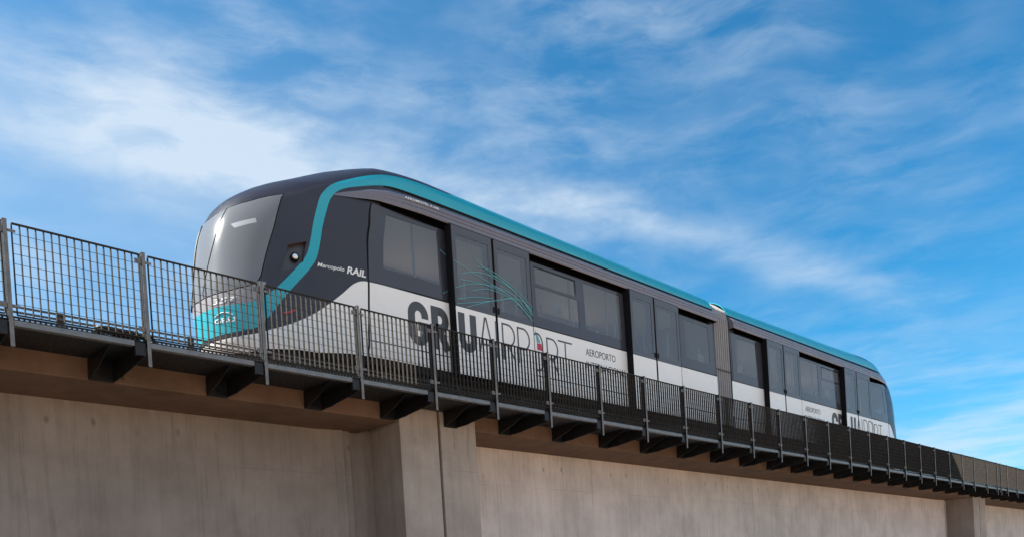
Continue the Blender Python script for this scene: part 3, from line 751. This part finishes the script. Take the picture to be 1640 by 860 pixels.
    for x, zc in ((13.55, 5.86), (19.12, 5.75)):
        m = MB(); x = X(x); m.box(x-.14, x+.14, 1.10, 1.12, zc-.11, zc+.11); m.build('cabin_notice', 'interior_light', train, loc=(0, 0, H0))
    for x in ([13.2, 13.9, 14.7, 15.3, 18.5, 19.1] if not mirror else [21.0, 21.7, 25.0, 25.7, 26.5, 30.2]):
        m = MB(); m.prism_y([(x-.2, 4.9), (x+.2, 4.9), (x+.2, 4.98), (x-.12, 4.99), (x-.2, 5.72), (x-.25, 5.72), (x-.22, 4.95)], 1.25, 1.72)
        m.build('passenger_seat', 'seat_blue', train, loc=(0, 0, H0), bevel=.02)
    # end wall next to the bellows
    m = MB(); xx = X(19.69); m.prism_x([(1.01, 4.12), (3.69, 4.12), (3.69, 6.9), (3.6, 7.2), (3.3, 7.45), (2.9, 7.6), (1.8, 7.6), (1.4, 7.45), (1.1, 7.2), (1.01, 6.9)], xx-.012, xx+.012)
    m.build('end_wall', 'frame_dark', train, loc=(0, 0, H0))
    # under the floor
    x0, x1 = sorted((X(7.35), X(19.6)))
    m = MB(); m.box(x0, x1, 1.35, 3.35, 3.86, 4.30); m.box(x0+1.0, x1-1.0, 1.9, 2.8, 3.52, 3.86)
    m.box(x0+4.2, x0+6.0, 1.32, 1.9, 3.60, 3.86); m.box(x0+6.6, x0+7.6, 1.32, 1.9, 3.66, 3.86)
    m.build('underframe', 'underframe', train, loc=(0, 0, H0), bevel=.02)
    for xb in (X(9.3), X(17.6)):
        o = MB(); o.box(xb-.85, xb+.85, 1.42, 1.54, 3.66, 3.86); o.box(xb-.85, xb+.85, 3.16, 3.28, 3.66, 3.86); o.box(xb-.12, xb+.12, 1.54, 3.16, 3.62, 3.84)
        bo = o.build('bogie', 'underframe', train, loc=(0, 0, H0), bevel=.015)
        for dx in (-.6, .6):
            for y in (1.62, 3.08):
                q = MB(); q.tube([(xb+dx, y-.06, 3.80), (xb+dx, y+.05, 3.80)], .30, 24); q.tube([(xb+dx, y-.09, 3.80), (xb+dx, y-.06, 3.80)], .11, 12)
                q.build('wheel', 'rail_steel', bo)
    return shell

train = thing('train', 'two car white, black and teal airport people mover train on the guideway behind the fence', 'train', loc=(0, 0, 0))
s1 = car(train, False); s2 = car(train, True)
# bellows between the cars
t = MB(); n_f = 7
ring = [(1.03, 4.16), (1.03, 6.95), (1.10, 7.22), (1.38, 7.45), (1.8, 7.56), (2.35, 7.6), (2.9, 7.56), (3.32, 7.45), (3.6, 7.22), (3.67, 6.95), (3.67, 4.16)]
for i in range(4*n_f+1):
    x = 19.715+(20.445-19.715)*i/(4*n_f); d = (.0, .03, .065, .03)[i % 4]
    for y, z in ring: t.v.append((x, y+(d if y < YC else -d if y > YC else 0), z-(d if z > 7 else 0)))
nr = len(ring)
for i in range(4*n_f):
    for j in range(nr-1): t.f.append((i*nr+j, i*nr+j+1, (i+1)*nr+j+1, (i+1)*nr+j)); t.mi.append(1 if i % 4 in (1, 2) else 0)  # darker material in the grooves stands for shade between folds
t.build('bellows', ['bellows', 'bellows_fold'], train, loc=(0, 0, H0), fix=False)
m = MB(); m.prism_x([(1.026, 5.56), (1.06, 5.56), (1.06, 5.60), (1.026, 5.60)], 19.72, 20.44); m.build('bellows_band', 'bellows_fold', train, loc=(0, 0, H0))
# lettering and decals
lettering(train, 0); red_leaf(train, 0)
text('AEROPORTO', 14.30, 15.34, 5.045, 5.195, .9995, 'letter_grey', train, 'small_lettering')
text('INTERNACIONAL', 14.30, 15.72, 4.77, 4.92, .9995, 'letter_grey', train, 'small_lettering')
def lettering_rear():
    # second car: same words, G R before the door leaves, U A I R P on them, O R T on the end panel
    yb, yd = .9995, .8355; W = .155; z0, z1 = 4.47, 5.23
    def put(name, strokes, w_, y):
        m = MB()
        for k, s_ in enumerate(strokes): ribbon(m, s_, w_, y-.0004*k)
        m.build(name, 'letter_grey', train)
    sh = 17.21
    xa, xb = 9.44+W/2+sh, 9.90-W/2+sh; c = (xa+xb)/2; rx = (xb-xa)/2; zt = z1-W/2; zb = z0+W/2
    put('letter_g', [[(xb, zt-.20)]+arc(c, zt-.16, rx, .16, 0, 180, 12)+arc(c, zb+.16, rx, .16, 180, 360, 12)+[(xb, zb+.26), (c-.01, zb+.26)]], W, yb)
    xa, xb = 27.14+W/2, 27.52-W/2; c = (xa+xb)/2
    put('letter_r', [[(xa, z0), (xa, zt), (c, zt)]+arc(c, zt-.15, xb-c, .15, 90, -90, 10)+[(xa+.02, zt-.30)], [(c-.02, zt-.33), (xb+.02, z0)]], W, yb)
    xa, xb = 27.72+W/2, 28.14-W/2; c = (xa+xb)/2
    put('letter_u', [[(xa, z1-.06)]+arc(c, zb+.16, (xb-xa)/2, .16, 180, 360, 12)+[(xb, z1-.06)]], W, yd)
    w_ = .032; zt = 5.18; zb = 4.49
    put('letter_a', [[(28.20, zb), (28.36, zt), (28.39, zt), (28.54, zb)], [(28.25, zb+.2), (28.5, zb+.2)]], w_, yd)
    put('letter_i', [[(28.645, zb), (28.645, zt)]], w_, yd)
    def D(x0, x1, zt, leg):
        c = x0+.45*(x1-x0); s_ = [[(x0, zb), (x0, zt), (c, zt)]+arc(c, zt-.2, x1-c, .2, 90, -90, 12)+[(x0, zt-.4)]]
        if leg: s_.append([(c, zt-.4), (x1, zb)])
        return s_
    put('letter_r', D(28.80, 29.12, 5.17, True), w_, yd); put('letter_p', D(29.22, 29.54, 5.17, False), w_, yd)
    o_ = arc(29.93, 5.03, .13, .2, 0, 180, 12)+arc(29.93, 4.69, .13, .2, 180, 360, 12); o_.append(o_[0]); put('letter_o', [o_], w_, yb)
    put('letter_r', D(30.14, 30.44, 5.19, True), w_, yb); put('letter_t', [[(30.50, 5.20), (30.86, 5.20)], [(30.68, 5.18), (30.68, zb)]], w_, yb)
lettering_rear()
text('AEROPORTO', 24.78, 25.82, 5.045, 5.195, .9995, 'letter_grey', train, 'small_lettering')
text('INTERNACIONAL', 24.78, 26.16, 4.77, 4.92, .9995, 'letter_grey', train, 'small_lettering')
def wrap(o, lift=.006):       # lay flat lettering made at y=0 plane onto the curved side
    for v in o.data.vertices:
        z = v.co.z-H0; p, nn = S(-sx(v.co.x, z), z); v.co.y = p.y-lift+(v.co.y-0)*1.0
o = text('Marcopolo', 7.74, 8.20, 5.40, 5.49, 0, 'letter_white', train, 'maker_lettering', bold=.012, shear=.25); wrap(o)
o = text('RAIL', 8.24, 8.60, 5.40, 5.52, 0, 'letter_white', train, 'maker_lettering', bold=.03, shear=.25); wrap(o)
o = text('AEROMOVEL A.200', 9.45, 10.20, 6.912, 6.952, 0, 'letter_white', train, 'model_lettering', bold=.01)
for v in o.data.vertices:
    p, nn = S(-sx(v.co.x, v.co.z-H0), v.co.z-H0); r_ = fr_ramp(v.co.x); v.co.y += p.y-.146*r_-.006
# dark wiper arm standing off the far half of the nose
wp_ = [S(.165, 4.90+1.44*k/12, .004)[0] for k in range(13)]
m = MB(); m.tube([(p.x, p.y, Z(p.z)) for p in wp_], .024, 8); m.build('wiper_arm', 'wiper_black', train, smooth=True)
# front number and emblem, laid on the curved nose in (s,z)
def nose_text(body, s0, s1, z0, z1, name, shear=.2, bold=.02):
    o = text(body, 0, 1, 0, 1, 0, 'letter_white', train, name, bold=bold, shear=shear)
    for v in o.data.vertices:
        u, q = v.co.x, v.co.z-H0; s_ = s0+(s1-s0)*u; z_ = z0+(z1-z0)*q; p, nn = S(s_, z_, .006-v.co.y*.5); v.co = (p.x, p.y, Z(p.z))
    for p in o.data.polygons: p.use_smooth = False
    return o
nose_text('357', -.12, -.30, 4.79, 4.87, 'fleet_number')
nose_text('GRU', -.11, -.27, 4.50, 4.57, 'nose_lettering', 0)
m = MB(); m2 = [S(-(.12+.14*t_), 4.60+.05*math.sin(math.pi*t_), .006)[0] for t_ in [k/10 for k in range(11)]]
m.tube([(p.x, p.y, Z(p.z)) for p in m2], .007, 6); m.build('nose_emblem', 'letter_white', train)
# drooping teal flight lines across the doors
TEAL = E_LINES = [
 [(66,272),(122,328)],[(165,346),(300,436),(440,520),(600,620),(745,800)],[(88,588),(132,564)],[(182,545),(240,525),(310,516),(440,528),(600,590),(720,740)],
 [(220,445),(300,432),(380,440),(460,480),(600,560),(740,720)],[(210,485),(320,505),(440,540),(580,600),(720,760)],[(338,396),(400,408),(440,425),(520,480),(620,560),(735,690)],
 [(300,566),(400,553),(500,578),(620,650),(740,790)],[(190,626),(320,612),(450,625)],[(190,660),(320,652),(470,640),(600,620),(680,650),(730,720)],[(260,686),(400,650),(490,635),(600,618)],
 [(320,342),(400,418),(520,500),(640,600),(745,760)],[(410,450),(500,480),(620,580),(740,740)]]
m = MB()
def toplane(px, py, Y):
    d = r2*((px-820)/F)+u2*((977.12-py)/F)+fw; k = (Y+10.30354)/d.y; return (k*d.x, k*d.z)
k = 0
for L_ in TEAL:
    P = smooth_line([(690+a/4.528, 340+b_/4.528) for a, b_ in L_], 2)
    runs = {}
    prev = None; cur = []
    for px, py in P:
        x, z = toplane(px, py, .834); on = 10.42 < x < 12.49
        if not on: x, z = toplane(px, py, .997)
        Y = .834 if on else .997
        if prev is not None and Y != prev:
            if len(cur) > 1: ribbon(m, cur, .0095, prev-.0003*k)
            cur = []
        cur.append((x, z)); prev = Y
    if len(cur) > 1: ribbon(m, cur, .0095, prev-.0003*k)
    k += 1
m.build('teal_line_art', 'decal_teal', train)
# little red switch on the lower panel by the second doors
m = MB(); m.box(17.955, 18.0, .985, .999, 4.93, 5.05); m.build('door_switch', 'red_reflector', train, loc=(0, 0, H0))
